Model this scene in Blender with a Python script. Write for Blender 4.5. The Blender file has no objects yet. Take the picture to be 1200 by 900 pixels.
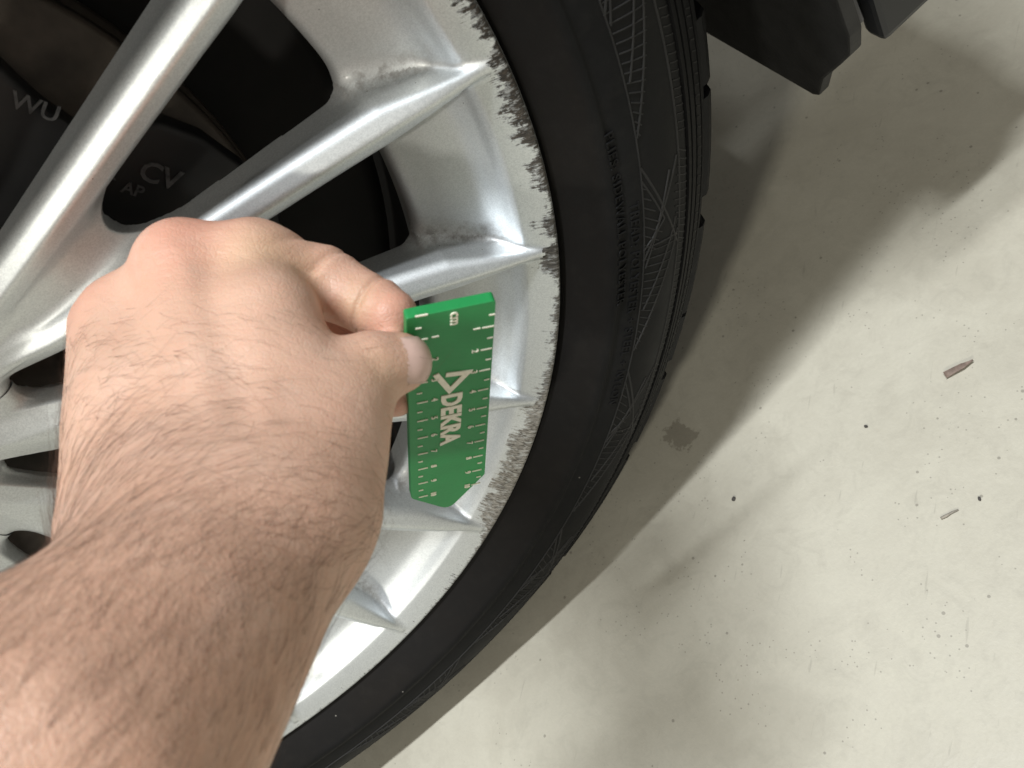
import bpy, bmesh, math, random
import numpy as np
from mathutils import Matrix, Vector

random.seed(7)
rng = np.random.default_rng(7)
S = bpy.context.scene
COL = S.collection
R = math.radians

# ------------------------------------------------------------------ camera
# the place: wheel axis is Y (outside of the car = -Y), X runs along the car, Z is up,
# the origin is the wheel centre in the plane of the rim lip; metres
FLOOR = -0.3287
CAM_POS = Vector((0.22160, -0.22688, 0.09406))
CAM_ROT = Matrix(((0.71804, 0.67798, 0.15738), (-0.43710, 0.61522, -0.65608), (-0.54163, 0.40230, 0.73810)))
cam_d = bpy.data.cameras.new('camera')
cam = bpy.data.objects.new('camera', cam_d)
COL.objects.link(cam)
cam.matrix_world = Matrix.Translation(CAM_POS) @ CAM_ROT.to_4x4()
cam_d.sensor_width = 36.0
cam_d.lens = 29.29
cam_d.clip_start = 0.01
cam_d.clip_end = 60.0
cam_d.dof.use_dof = True
cam_d.dof.focus_distance = 0.34
cam_d.dof.aperture_fstop = 22.0
S.camera = cam

# ------------------------------------------------------------------ light
W = bpy.data.worlds.new('World')
S.world = W
W.use_nodes = True
bg = W.node_tree.nodes['Background']
bg.inputs[0].default_value = (1.0, 0.96, 0.88, 1)
bg.inputs[1].default_value = 0.27

def lamp(name, loc, target, sx, sy, energy, color, spin=0.0):
    d = bpy.data.lights.new(name, 'AREA')
    d.shape = 'RECTANGLE'
    d.size, d.size_y = sx, sy
    d.energy = energy
    d.color = color
    o = bpy.data.objects.new(name, d)
    COL.objects.link(o)
    v = (Vector(loc) - Vector(target)).normalized()
    q = v.to_track_quat('Z', 'Y')
    o.matrix_world = Matrix.Translation(loc) @ q.to_matrix().to_4x4() @ Matrix.Rotation(spin, 4, 'Z')
    return o

lamp('ceiling_tube', (0.20, -0.31, 2.05), (0.2, 0.0, 0.0), 0.9, 0.06, 64.5, (0.96, 0.985, 1.0))
lamp('ceiling_tube', (-1.46, -2.08, 1.87), (0.1, 0.0, 0.0), 0.25, 0.10, 35.0, (1.0, 0.955, 0.84))

vs = S.view_settings
vs.view_transform = 'Standard'
vs.look = 'None'
vs.exposure = 0.0
vs.gamma = 1.0
vs.use_curve_mapping = False
S.cycles.max_bounces = 6
S.cycles.use_denoising = True

# ------------------------------------------------------------------ helpers
class NT:
    """small builder for procedural materials"""
    def __init__(self, name):
        self.m = bpy.data.materials.new(name)
        self.m.use_nodes = True
        self.t = self.m.node_tree
        self.p = self.t.nodes['Principled BSDF']
        self.out = self.t.nodes['Material Output']
    def n(self, kind, **kw):
        nd = self.t.nodes.new(kind)
        for k, v in kw.items():
            setattr(nd, k, v)
        return nd
    def put(self, sock, v):
        if isinstance(v, bpy.types.NodeSocket):
            self.t.links.new(v, sock)
        elif v is not None:
            if isinstance(v, (tuple, list)) and len(v) == 3 and sock.type == 'RGBA':
                v = (*v, 1)
            sock.default_value = v
    def set(self, **kw):
        for k, v in kw.items():
            self.put(self.p.inputs[k.replace('_', ' ')], v)
    def math(self, op, a, b=0.0, c=None, clamp=False):
        nd = self.n('ShaderNodeMath', operation=op, use_clamp=clamp)
        self.put(nd.inputs[0], a)
        self.put(nd.inputs[1], b)
        if c is not None:
            self.put(nd.inputs[2], c)
        return nd.outputs[0]
    def mix(self, f, a, b, mode='MIX'):
        nd = self.n('ShaderNodeMix', data_type='RGBA', blend_type=mode)
        self.put(nd.inputs[0], f)
        self.put(nd.inputs[6], a)
        self.put(nd.inputs[7], b)
        return nd.outputs[2]
    def ramp(self, f, *stops, interp='LINEAR'):
        nd = self.n('ShaderNodeValToRGB')
        nd.color_ramp.interpolation = interp
        e = nd.color_ramp.elements
        while len(e) > 1:
            e.remove(e[-1])
        for i, (p, c) in enumerate(stops):
            el = e[0] if i == 0 else e.new(p)
            el.position = p
            el.color = (c, c, c, 1) if isinstance(c, (int, float)) else (*c, 1)
        self.put(nd.inputs[0], f)
        return nd.outputs[0]
    def step(self, f, lo, hi):
        nd = self.n('ShaderNodeMapRange', interpolation_type='SMOOTHSTEP')
        self.put(nd.inputs[0], f)
        self.put(nd.inputs[1], lo)
        self.put(nd.inputs[2], hi)
        return nd.outputs[0]
    def coord(self):
        return self.n('ShaderNodeTexCoord').outputs['Object']
    def noise(self, vec, scale, detail=3.0, rough=0.55, dist=0.0):
        nd = self.n('ShaderNodeTexNoise')
        self.put(nd.inputs['Vector'], vec)
        nd.inputs['Scale'].default_value = scale
        nd.inputs['Detail'].default_value = detail
        nd.inputs['Roughness'].default_value = rough
        nd.inputs['Distortion'].default_value = dist
        return nd.outputs[0]
    def voronoi(self, vec, scale, feature='F1', out=0):
        nd = self.n('ShaderNodeTexVoronoi', feature=feature)
        self.put(nd.inputs['Vector'], vec)
        nd.inputs['Scale'].default_value = scale
        return nd.outputs[out]
    def bump(self, h, strength=0.3, dist=0.001):
        nd = self.n('ShaderNodeBump')
        nd.inputs['Strength'].default_value = strength
        nd.inputs['Distance'].default_value = dist
        self.put(nd.inputs['Height'], h)
        prev = self.p.inputs['Normal']
        if prev.is_linked:
            self.t.links.new(prev.links[0].from_socket, nd.inputs['Normal'])
        self.t.links.new(nd.outputs[0], prev)
    def vec(self, x, y, z):
        nd = self.n('ShaderNodeCombineXYZ')
        for i, v in enumerate((x, y, z)):
            self.put(nd.inputs[i], v)
        return nd.outputs[0]
    def xyz(self, v):
        nd = self.n('ShaderNodeSeparateXYZ')
        self.put(nd.inputs[0], v)
        return nd.outputs
    def attr(self, name):
        return self.n('ShaderNodeAttribute', attribute_name=name).outputs['Fac']

def simple(name, col, rough=0.6, metal=0.0, nscale=None, namt=0.15, bump=0.0, bscale=400.0):
    t = NT(name)
    base = col
    if nscale:
        f = t.noise(t.coord(), nscale, 4.0)
        base = t.mix(t.ramp(f, (0.3, 0.0), (0.7, 1.0)), tuple(c * (1 - namt) for c in col), tuple(min(1, c * (1 + namt)) for c in col))
    t.set(Base_Color=base, Roughness=rough, Metallic=metal)
    if bump:
        t.bump(t.noise(t.coord(), bscale, 4.0), bump, 0.0008)
    return t.m

def mesh_np(name, v, faces, normals=None, smooth=True):
    me = bpy.data.meshes.new(name)
    v = np.asarray(v, np.float32)
    if isinstance(faces, np.ndarray):
        nf, k = faces.shape
        me.vertices.add(len(v))
        me.vertices.foreach_set('co', v.ravel())
        me.loops.add(nf * k)
        me.loops.foreach_set('vertex_index', faces.astype(np.int32).ravel())
        me.polygons.add(nf)
        me.polygons.foreach_set('loop_start', np.arange(0, nf * k, k, dtype=np.int32))
        me.update(calc_edges=True)
    else:
        me.from_pydata(v.tolist(), [], faces)
    me.polygons.foreach_set('use_smooth', np.full(len(me.polygons), smooth))
    if normals is not None:
        me.normals_split_custom_set_from_vertices(np.asarray(normals, np.float32).tolist())
    me.update()
    return me

def link(name, data, mat=None, parent=None, **props):
    o = bpy.data.objects.new(name, data)
    COL.objects.link(o)
    if mat is not None and data is not None:
        data.materials.append(mat) if len(data.materials) == 0 else None
    if parent is not None:
        o.parent = parent
    for k, val in props.items():
        o[k] = val
    return o

def surf_nets(F):
    """surface nets on a 3D field: float cell positions and quads (inside < 0)"""
    ins = F < 0
    nx, ny, nz = F.shape
    cnt = np.zeros((nx - 1, ny - 1, nz - 1), np.int8)
    for dx in (0, 1):
        for dy in (0, 1):
            for dz in (0, 1):
                cnt += ins[dx:nx - 1 + dx, dy:ny - 1 + dy, dz:nz - 1 + dz]
    act = np.argwhere((cnt > 0) & (cnt < 8))
    idx = np.full(cnt.shape, -1, np.int64)
    idx[tuple(act.T)] = np.arange(len(act))
    acc = np.zeros((len(act), 3))
    num = np.zeros(len(act))
    corners = [(a, b, c) for a in (0, 1) for b in (0, 1) for c in (0, 1)]
    for ca in corners:
        for ax in range(3):
            if ca[ax] == 0:
                cb = list(ca)
                cb[ax] = 1
                fa = F[act[:, 0] + ca[0], act[:, 1] + ca[1], act[:, 2] + ca[2]]
                fb = F[act[:, 0] + cb[0], act[:, 1] + cb[1], act[:, 2] + cb[2]]
                m = (fa < 0) != (fb < 0)
                t = np.where(m, fa / np.where(m, fa - fb, 1), 0)
                p = np.tile(np.array(ca, float), (len(act), 1))
                p[:, ax] += t
                acc[m] += p[m]
                num[m] += 1
    pos = act + acc / num[:, None]
    quads = []
    for ax in range(3):
        o1, o2 = [i for i in range(3) if i != ax]
        sl = [slice(None)] * 3
        a = np.take(ins, range(0, F.shape[ax] - 1), ax)
        b = np.take(ins, range(1, F.shape[ax]), ax)
        ed = np.argwhere(a != b)
        ed = ed[(ed[:, o1] > 0) & (ed[:, o2] > 0) & (ed[:, o1] < F.shape[o1] - 1) & (ed[:, o2] < F.shape[o2] - 1)]
        flip = a[tuple(ed.T)]
        c = []
        for d1, d2 in ((-1, -1), (0, -1), (0, 0), (-1, 0)):
            e = ed.copy()
            e[:, o1] += d1
            e[:, o2] += d2
            c.append(idx[tuple(e.T)])
        q = np.stack(c, 1)
        if ax == 1:
            flip = ~flip
        q = np.where(flip[:, None], q, q[:, ::-1])
        quads.append(q)
    return pos, act, np.concatenate(quads)

def smin(a, b, k):
    h = np.maximum(k - np.abs(a - b), 0) / k
    return np.minimum(a, b) - h * h * k * 0.25

def smax(a, b, k):
    return -smin(-a, -b, k)

def lathe(prof, n=180, a0=0.0, a1=360.0, close=False):
    """revolve (radius, y) about Y; returns verts, quads"""
    prof = np.array(prof, float)
    full = abs(a1 - a0) >= 359.9
    m = n if full else n + 1
    t = np.radians(a0 + (a1 - a0) * np.arange(m) / n)
    v = np.stack([np.outer(np.cos(t), prof[:, 0]), np.tile(prof[:, 1], (m, 1)), np.outer(np.sin(t), prof[:, 0])], -1).reshape(-1, 3)
    k = len(prof)
    f = []
    for i in range(n):
        j = (i + 1) % m
        for a in range(k - 1 if not close else k):
            b = (a + 1) % k
            f.append((i * k + a, j * k + a, j * k + b, i * k + b))
    return v, f

def smooth_prof(pts, n=8):
    """Catmull-Rom through the points"""
    p = np.array(pts, float)
    p = np.vstack([2 * p[0] - p[1], p, 2 * p[-1] - p[-2]])
    out = []
    for i in range(1, len(p) - 2):
        for t in np.linspace(0, 1, n, endpoint=False):
            a, b, c, d = p[i - 1:i + 3]
            out.append(0.5 * (2 * b + (c - a) * t + (2 * a - 5 * b + 4 * c - d) * t * t + (3 * b - a - 3 * c + d) * t ** 3))
    out.append(p[-2])
    return np.array(out)

def plate(outline, axis_fn, thick, bevel=0.0, seg=2):
    """closed 2D outline extruded to a solid plate; axis_fn maps (a, b, h) to xyz"""
    bm = bmesh.new()
    lo = [bm.verts.new((a, b, 0)) for a, b in outline]
    f = bm.faces.new(lo)
    r = bmesh.ops.extrude_face_region(bm, geom=[f])
    for e in r['geom']:
        if isinstance(e, bmesh.types.BMVert):
            e.co.z = thick
    bmesh.ops.recalc_face_normals(bm, faces=bm.faces[:])
    if bevel:
        bmesh.ops.bevel(bm, geom=bm.edges[:], offset=bevel, segments=seg, affect='EDGES', profile=0.6)
    for v in bm.verts:
        v.co = axis_fn(*v.co)
    bmesh.ops.recalc_face_normals(bm, faces=bm.faces[:])
    return bm

def bm_mesh(bm, name, smooth=False):
    me = bpy.data.meshes.new(name)
    bm.to_mesh(me)
    bm.free()
    me.polygons.foreach_set('use_smooth', np.full(len(me.polygons), smooth))
    return me

def text_verts(body, size, depth, bold=0.0, spacing=1.0):
    """letters as solid geometry: x along the reading direction, y up the letter, z out"""
    cu = bpy.data.curves.new('text', 'FONT')
    cu.body = body
    cu.size = size
    cu.extrude = depth / 2
    cu.offset = bold
    cu.space_character = spacing
    cu.resolution_u = 3
    cu.fill_mode = 'BOTH'
    o = bpy.data.objects.new('text', cu)
    me = bpy.data.meshes.new_from_object(o)
    v = np.array([p.co[:] for p in me.vertices]) if len(me.vertices) else np.zeros((0, 3))
    f = [tuple(p.vertices) for p in me.polygons]
    bpy.data.meshes.remove(me)
    bpy.data.objects.remove(o)
    bpy.data.curves.remove(cu)
    return v, f

# ------------------------------------------------------------------ materials
def mat_floor():
    t = NT('concrete')
    c = t.coord()
    big = t.noise(c, 3.2, 5.0, 0.6)
    mid = t.noise(c, 26.0, 6.0, 0.68, 0.6)
    fine = t.noise(c, 520.0, 3.0, 0.6)
    col = t.mix(t.ramp(big, (0.3, 0.0), (0.72, 1.0)), (0.425, 0.402, 0.330), (0.485, 0.466, 0.392))
    col = t.mix(t.math('MULTIPLY', t.ramp(mid, (0.42, 0.0), (0.66, 1.0)), 0.30), col, (0.60, 0.582, 0.49))
    col = t.mix(t.math('MULTIPLY', t.ramp(t.noise(c, 58.0, 5.0, 0.7, 1.4), (0.5, 0.0), (0.72, 1.0)), 0.24), col, (0.285, 0.268, 0.222))
    col = t.mix(t.math('MULTIPLY', fine, 0.2), col, (0.24, 0.23, 0.2))
    # fine mineral specks and darker grains
    sp = t.math('MULTIPLY', t.math('LESS_THAN', t.voronoi(c, 330.0), 0.14), t.math('GREATER_THAN', t.noise(c, 35.0, 2.0), 0.56))
    col = t.mix(t.math('MULTIPLY', sp, 0.4), col, (0.06, 0.052, 0.045))
    sp2 = t.math('MULTIPLY', t.math('LESS_THAN', t.voronoi(c, 85.0), 0.07), t.math('GREATER_THAN', t.noise(c, 19.0, 2.0), 0.5))
    col = t.mix(t.math('MULTIPLY', sp2, 0.45), col, (0.07, 0.06, 0.05))
    # short scratches
    x, y, z = t.xyz(c)
    sv = t.vec(t.math('ADD', t.math('MULTIPLY', x, 30.0), t.math('MULTIPLY', y, 24.0)), t.math('SUBTRACT', t.math('MULTIPLY', y, 260.0), t.math('MULTIPLY', x, 210.0)), 0.0)
    scr = t.step(t.noise(sv, 1.0, 3.0, 0.5, 0.4), 0.68, 0.74)
    col = t.mix(t.math('MULTIPLY', scr, 0.28), col, (0.22, 0.205, 0.17))
    # one oily stain beside the tyre
    d = t.math('SQRT', t.math('ADD', t.math('POWER', t.math('SUBTRACT', x, 0.1975), 2.0), t.math('POWER', t.math('SUBTRACT', y, 0.0295), 2.0)))
    d = t.math('ADD', d, t.math('MULTIPLY', t.math('SUBTRACT', t.noise(c, 90.0, 5.0, 0.7), 0.5), 0.034))
    col = t.mix(t.math('MULTIPLY', t.math('SUBTRACT', 1.0, t.step(d, 0.0078, 0.0098)), 0.42), col, (0.105, 0.086, 0.06))
    t.set(Base_Color=col, Roughness=t.ramp(mid, (0.3, 0.42), (0.7, 0.58)))
    t.p.inputs['Specular IOR Level'].default_value = 0.35
    t.bump(t.noise(c, 90.0, 6.0, 0.6), 0.25, 0.0012)
    t.bump(fine, 0.2, 0.0004)
    return t.m

def mat_silver(scuffed):
    t = NT('silver_paint_scuffed' if scuffed else 'silver_paint')
    c = t.coord()
    flake = t.voronoi(c, 2600.0, 'F1', 1)
    fl = t.xyz(flake)[0]
    base = t.mix(fl, (0.635, 0.67, 0.69), (0.775, 0.81, 0.828))
    rough = t.math('ADD', 0.45, t.math('MULTIPLY', t.noise(c, 60.0, 4.0), 0.09))
    metal = 0.9
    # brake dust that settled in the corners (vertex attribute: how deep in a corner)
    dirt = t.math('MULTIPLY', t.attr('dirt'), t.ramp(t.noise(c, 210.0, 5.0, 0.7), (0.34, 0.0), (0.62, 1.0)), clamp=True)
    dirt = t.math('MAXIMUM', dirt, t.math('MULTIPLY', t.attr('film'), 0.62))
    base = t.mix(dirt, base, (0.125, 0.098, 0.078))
    rough = t.math('ADD', rough, t.math('MULTIPLY', dirt, 0.3))
    metal = t.math('MULTIPLY', t.math('SUBTRACT', 1.0, t.math('MULTIPLY', dirt, 0.8)), metal)
    chips = t.math('MULTIPLY', t.math('LESS_THAN', t.voronoi(c, 95.0), 0.022), 0.8)
    base = t.mix(chips, base, (0.1, 0.09, 0.08))
    if scuffed:
        x, y, z = t.xyz(c)
        r = t.math('SQRT', t.math('ADD', t.math('MULTIPLY', x, x), t.math('MULTIPLY', z, z)))
        th = t.math('MULTIPLY', t.math('ARCTAN2', z, x), 180.0 / math.pi)
        # kerb rash: width of the scraped band along the circumference (degrees)
        u = t.math('DIVIDE', t.math('ADD', th, 110.0), 120.0, clamp=True)
        amp = t.ramp(u, (0.0, 0.15), (0.20, 0.1), (0.27, 0.22), (0.30, 0.34), (0.335, 0.16), (0.362, 0.5), (0.375, 1.15), (0.42, 1.2), (0.46, 1.1), (0.50, 0.95), (0.525, 0.6), (0.555, 0.42), (0.60, 0.36), (0.642, 0.3), (0.652, 0.85), (0.668, 0.85), (0.676, 0.12), (0.685, 0.75), (0.693, 0.95), (0.699, 0.3), (0.712, 0.18), (0.722, 0.55), (0.744, 0.72), (0.751, 0.16), (0.758, 0.7), (0.782, 0.78), (0.82, 0.66), (0.829, 0.2), (0.836, 0.58), (0.88, 0.6))
        # chunky edge along the circumference, streaks running across the lip
        n1 = t.ramp(t.noise(t.vec(t.math('MULTIPLY', th, 0.42), 3.0, 0.0), 1.0, 4.0, 0.7), (0.36, 0.5), (0.60, 1.0))
        # ragged scrape strokes lying across the lip
        nz = t.noise(t.vec(t.math('MULTIPLY', th, 1.5), t.math('MULTIPLY', r, 300.0), 9.0), 1.0, 7.0, 0.68, 0.3)
        nz2 = t.noise(t.vec(t.math('MULTIPLY', th, 6.0), t.math('MULTIPLY', r, 130.0), 5.0), 1.0, 3.0, 0.6)
        edge = t.math('SUBTRACT', 0.2545, t.math('MULTIPLY', t.math('MULTIPLY', amp, 0.0125), n1))
        f_ = t.math('ADD', t.math('DIVIDE', t.math('SUBTRACT', r, edge), 0.0042), t.math('ADD', t.math('MULTIPLY', t.math('SUBTRACT', nz, 0.5), 4.2), t.math('MULTIPLY', t.math('SUBTRACT', nz2, 0.5), 2.6)))
        m = t.step(f_, -0.25, 0.45)
        m = t.math('MULTIPLY', m, t.ramp(t.noise(t.vec(t.math('MULTIPLY', th, 2.2), t.math('MULTIPLY', r, 210.0), 21.0), 1.0, 4.0, 0.65), (0.34, 0.45), (0.48, 1.0)))
        m = t.math('MULTIPLY', m, t.math('LESS_THAN', y, 0.0075))
        m = t.math('MULTIPLY', m, t.math('SUBTRACT', 1.0, t.math('MULTIPLY', t.step(r, 0.2530, 0.2536), 0.65)))
        grey = t.ramp(u, (0.30, 0.35), (0.38, 1.0), (0.50, 0.95), (0.56, 0.75), (0.66, 0.25), (0.8, 0.0))
        st = t.noise(t.vec(t.math('MULTIPLY', th, 7.0), t.math('MULTIPLY', r, 330.0), 2.0), 1.0, 5.0, 0.72, 0.8)
        dk = t.mix(t.ramp(st, (0.36, 0.0), (0.66, 1.0)), (0.004, 0.0034, 0.0028), (0.085, 0.07, 0.056))
        lt = t.mix(t.ramp(st, (0.40, 0.0), (0.60, 1.0)), (0.085, 0.075, 0.062), (0.46, 0.445, 0.41))
        m2 = t.math('MULTIPLY', m, t.ramp(st, (0.28, 0.95), (0.66, 1.0), (0.74, 0.55)))
        base = t.mix(m2, base, t.mix(grey, dk, lt))
        rough = t.math('ADD', t.math('MULTIPLY', m2, 0.25), rough, clamp=True)
        metal = t.math('MULTIPLY', t.math('SUBTRACT', 1.0, t.math('MULTIPLY', m2, 0.75)), metal)
        t.bump(t.math('ADD', t.math('MULTIPLY', m, -0.6), t.math('MULTIPLY', t.math('MULTIPLY', m, st), 0.9)), 0.4, 0.0004)
    t.set(Base_Color=base, Roughness=rough, Metallic=metal)
    if scuffed:
        t.put(t.p.inputs['Specular IOR Level'], t.math('SUBTRACT', 0.5, t.math('MULTIPLY', m2, 0.42)))
    t.p.inputs['Coat Weight'].default_value = 0.35
    if scuffed:
        t.put(t.p.inputs['Coat Weight'], t.math('MULTIPLY', t.math('SUBTRACT', 1.0, m), 0.35))
    t.p.inputs['Coat Roughness'].default_value = 0.2
    t.bump(t.noise(c, 700.0, 2.0), 0.03, 0.0004)
    return t.m

def mat_rubber():
    t = NT('tyre_rubber')
    c = t.coord()
    x, y, z = t.xyz(c)
    r = t.math('SQRT', t.math('ADD', t.math('MULTIPLY', x, x), t.math('MULTIPLY', z, z)))
    n = t.noise(c, 45.0, 6.0, 0.65)
    base = t.mix(t.ramp(n, (0.35, 0.0), (0.7, 1.0)), (0.0042, 0.0044, 0.0049), (0.0088, 0.0090, 0.0095))
    # brown bloom in the band next to the rim
    brown = t.math('MULTIPLY', t.math('SUBTRACT', 1.0, t.step(r, 0.266, 0.271)), t.ramp(t.noise(c, 16.0, 4.0), (0.3, 0.35), (0.7, 1.0)))
    base = t.mix(brown, base, (0.0088, 0.0076, 0.0068))
    dust = t.math('MULTIPLY', t.ramp(t.noise(c, 150.0, 6.0, 0.7), (0.5, 0.0), (0.8, 1.0)), 0.2)
    base = t.mix(dust, base, (0.028, 0.026, 0.023))
    spk = t.math('MULTIPLY', t.math('LESS_THAN', t.voronoi(c, 70.0), 0.03), 0.8)
    base = t.mix(spk, base, (0.2, 0.19, 0.17))
    t.set(Base_Color=base, Roughness=t.ramp(n, (0.3, 0.55), (0.7, 0.7)))
    t.p.inputs['Specular IOR Level'].default_value = 0.13
    t.bump(t.noise(c, 900.0, 3.0, 0.6), 0.12, 0.0004)
    return t.m

def mat_skin():
    t = NT('skin')
    c = t.coord()
    big = t.noise(c, 38.0, 4.0, 0.6)
    mid = t.noise(c, 150.0, 5.0, 0.65)
    base = t.mix(t.ramp(big, (0.3, 0.0), (0.7, 1.0)), (0.55, 0.342, 0.248), (0.63, 0.416, 0.314))
    base = t.mix(t.math('MULTIPLY', t.ramp(mid, (0.44, 0.0), (0.72, 1.0)), 0.4), base, (0.55, 0.305, 0.215))
    base = t.mix(t.math('MULTIPLY', t.attr('redness'), 0.75, clamp=True), base, (0.60, 0.255, 0.185))
    base = t.mix(t.math('MULTIPLY', t.attr('tan'), t.ramp(big, (0.25, 0.3), (0.75, 0.6))), base, (0.60, 0.355, 0.245))  # slightly warmer colour towards the forearm
    base = t.mix(t.math('MULTIPLY', t.attr('yellow'), 0.6), base, (0.56, 0.41, 0.24))
    blot = t.ramp(t.noise(c, 85.0, 3.0, 0.6, 0.8), (0.52, 0.0), (0.72, 1.0))
    base = t.mix(t.math('MULTIPLY', blot, 0.18), base, (0.62, 0.46, 0.38))
    frec = t.math('MULTIPLY', t.math('LESS_THAN', t.voronoi(c, 120.0), 0.035), 0.35)
    base = t.mix(frec, base, (0.38, 0.18, 0.11))
    t.set(Base_Color=base, Roughness=t.ramp(mid, (0.3, 0.42), (0.7, 0.56)))
    t.p.inputs['Subsurface Weight'].default_value = 0.22
    t.p.inputs['Subsurface Radius'].default_value = (1.0, 0.35, 0.2)
    t.p.inputs['Subsurface Scale'].default_value = 0.0035
    t.p.inputs['Specular IOR Level'].default_value = 0.42
    # lines of the skin: irregular cells, plus pores
    wv = t.n('ShaderNodeVectorMath', operation='ADD')
    t.put(wv.inputs[0], c)
    nz = t.n('ShaderNodeTexNoise')
    t.put(nz.inputs['Vector'], c)
    nz.inputs['Scale'].default_value = 120.0
    sc = t.n('ShaderNodeVectorMath', operation='SCALE')
    t.put(sc.inputs[0], nz.outputs['Color'])
    sc.inputs['Scale'].default_value = 0.004
    t.put(wv.inputs[1], sc.outputs[0])
    cell = t.voronoi(wv.outputs[0], 620.0, 'DISTANCE_TO_EDGE')
    t.bump(t.ramp(cell, (0.0, 0.0), (0.16, 1.0)), 0.2, 0.00035)
    sv = t.n('ShaderNodeMapping')
    t.put(sv.inputs['Vector'], wv.outputs[0])
    sv.inputs['Scale'].default_value = (0.5, 1.5, 0.8)
    t.bump(t.noise(sv.outputs[0], 260.0, 4.0, 0.62), 0.26, 0.0010)
    t.bump(t.noise(c, 95.0, 3.0, 0.5), 0.16, 0.0020)
    return t.m

M = dict(
    floor=mat_floor(),
    silver=mat_silver(False),
    rim=mat_silver(True),
    rubber=mat_rubber(),
    worn=simple('worn_rubber', (0.0050, 0.0050, 0.0053), 0.7, 0.0, 120.0, 0.5),
    skin=mat_skin(),
    barrel=simple('barrel_paint', (0.005, 0.0048, 0.0045), 0.8, 0.0, 30.0, 0.4),
    disc=simple('dusty_iron', (0.062, 0.050, 0.040), 0.62, 0.25, 60.0, 0.45, 0.15, 300.0),
    closing=simple('closing_disc', (0.010, 0.009, 0.0085), 0.7, 0.2, 40.0, 0.4),
    black=simple('black_caliper', (0.008, 0.008, 0.009), 0.55, 0.0, 80.0, 0.3),
    cast=simple('cast_letters', (0.10, 0.10, 0.103), 0.6, 0.2, 300.0, 0.5),
    plastic=simple('black_plastic', (0.012, 0.012, 0.012), 0.62, 0.0, 60.0, 0.45, 0.2, 500.0),
    paint=simple('dark_car_paint', (0.012, 0.013, 0.015), 0.42, 0.0, 20.0, 0.2),
    grey=simple('grey_edge_plastic', (0.11, 0.11, 0.115), 0.55, 0.0, 60.0, 0.3),
    green=simple('green_plastic', (0.012, 0.235, 0.062), 0.5, 0.0, 90.0, 0.07, 0.12, 900.0),
    print=simple('cream_print', (0.80, 0.76, 0.64), 0.5, 0.0, 700.0, 0.1),
    nail=simple('nail', (0.60, 0.42, 0.36), 0.34, 0.0, 200.0, 0.08),
    leaf=simple('dry_leaf', (0.19, 0.14, 0.115), 0.7, 0.0, 300.0, 0.3),
    stone=simple('dark_stone', (0.06, 0.055, 0.05), 0.8, 0.0, 600.0, 0.4),
    twig=simple('twig', (0.28, 0.255, 0.215), 0.8, 0.0, 600.0, 0.3),
    hair=simple('hair', (0.070, 0.032, 0.016), 0.5),
)

# ------------------------------------------------------------------ floor
n = 60
gx = np.sign(np.linspace(-1, 1, n)) * np.abs(np.linspace(-1, 1, n)) ** 2 * 6
vv = np.array([(a + 0.25, b, FLOOR) for a in gx for b in gx])
ff = np.array([(i * n + j, (i + 1) * n + j, (i + 1) * n + j + 1, i * n + j + 1) for i in range(n - 1) for j in range(n - 1)])
link('floor', mesh_np('floor', vv, ff), M['floor'], kind='structure')

# ------------------------------------------------------------------ wheel
PHI0 = -12.1                     # angle of the spoke that meets the lip beside the knuckles
car = link('car', None, label='dark car with silver multi-spoke alloy wheel, scuffed rim lip and low black tyre', category='car')
car.location = (0, 0, FLOOR)
def part(name, me, mat=None, parent=None, **props):
    o = link(name, me, mat, parent if parent is not None else car, **props)
    if parent is None:
        o.location = (0, 0, -FLOOR)
    return o

POCKET = smooth_prof([(0.150, 0.0420), (0.2000, 0.0340), (0.2085, 0.0302), (0.2200, 0.0256), (0.2310, 0.0203), (0.2370, 0.0142), (0.2405, 0.0090), (0.2432, 0.0066), (0.2520, 0.0022), (0.2600, 0.0002)], 8)
SPTOP = smooth_prof([(0.03, 0.0300), (0.05, 0.0270), (0.065, 0.0240), (0.09, 0.0185), (0.13, 0.0145), (0.17, 0.0115), (0.204, 0.0082), (0.226, 0.0054), (0.243, 0.0040), (0.26, 0.0040)], 10)

# four kinds of spoke repeat five times round; neighbours run together in pairs towards the hub
GAPS = (0.042, 0.101, 0.058, 0.100)      # radius where the gap above each kind ends
BEND_R = (0.03, 0.05, 0.065, 0.085, 0.105, 0.13, 0.2, 0.243)
BEND = ((-0.0040, -0.0060, -0.0062, -0.0060, -0.0058, -0.0055, -0.0046, -0.0026),
        (0.0040, 0.0034, 0.0012, 0.0, 0.0, 0.0, 0.0, 0.0),
        (-0.0046, -0.0076, -0.0074, -0.0050, -0.0026, -0.0008, 0.0, 0.0),
        (0.0046, 0.0076, 0.0084, 0.0062, 0.0034, 0.0012, 0.0, 0.0))

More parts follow.
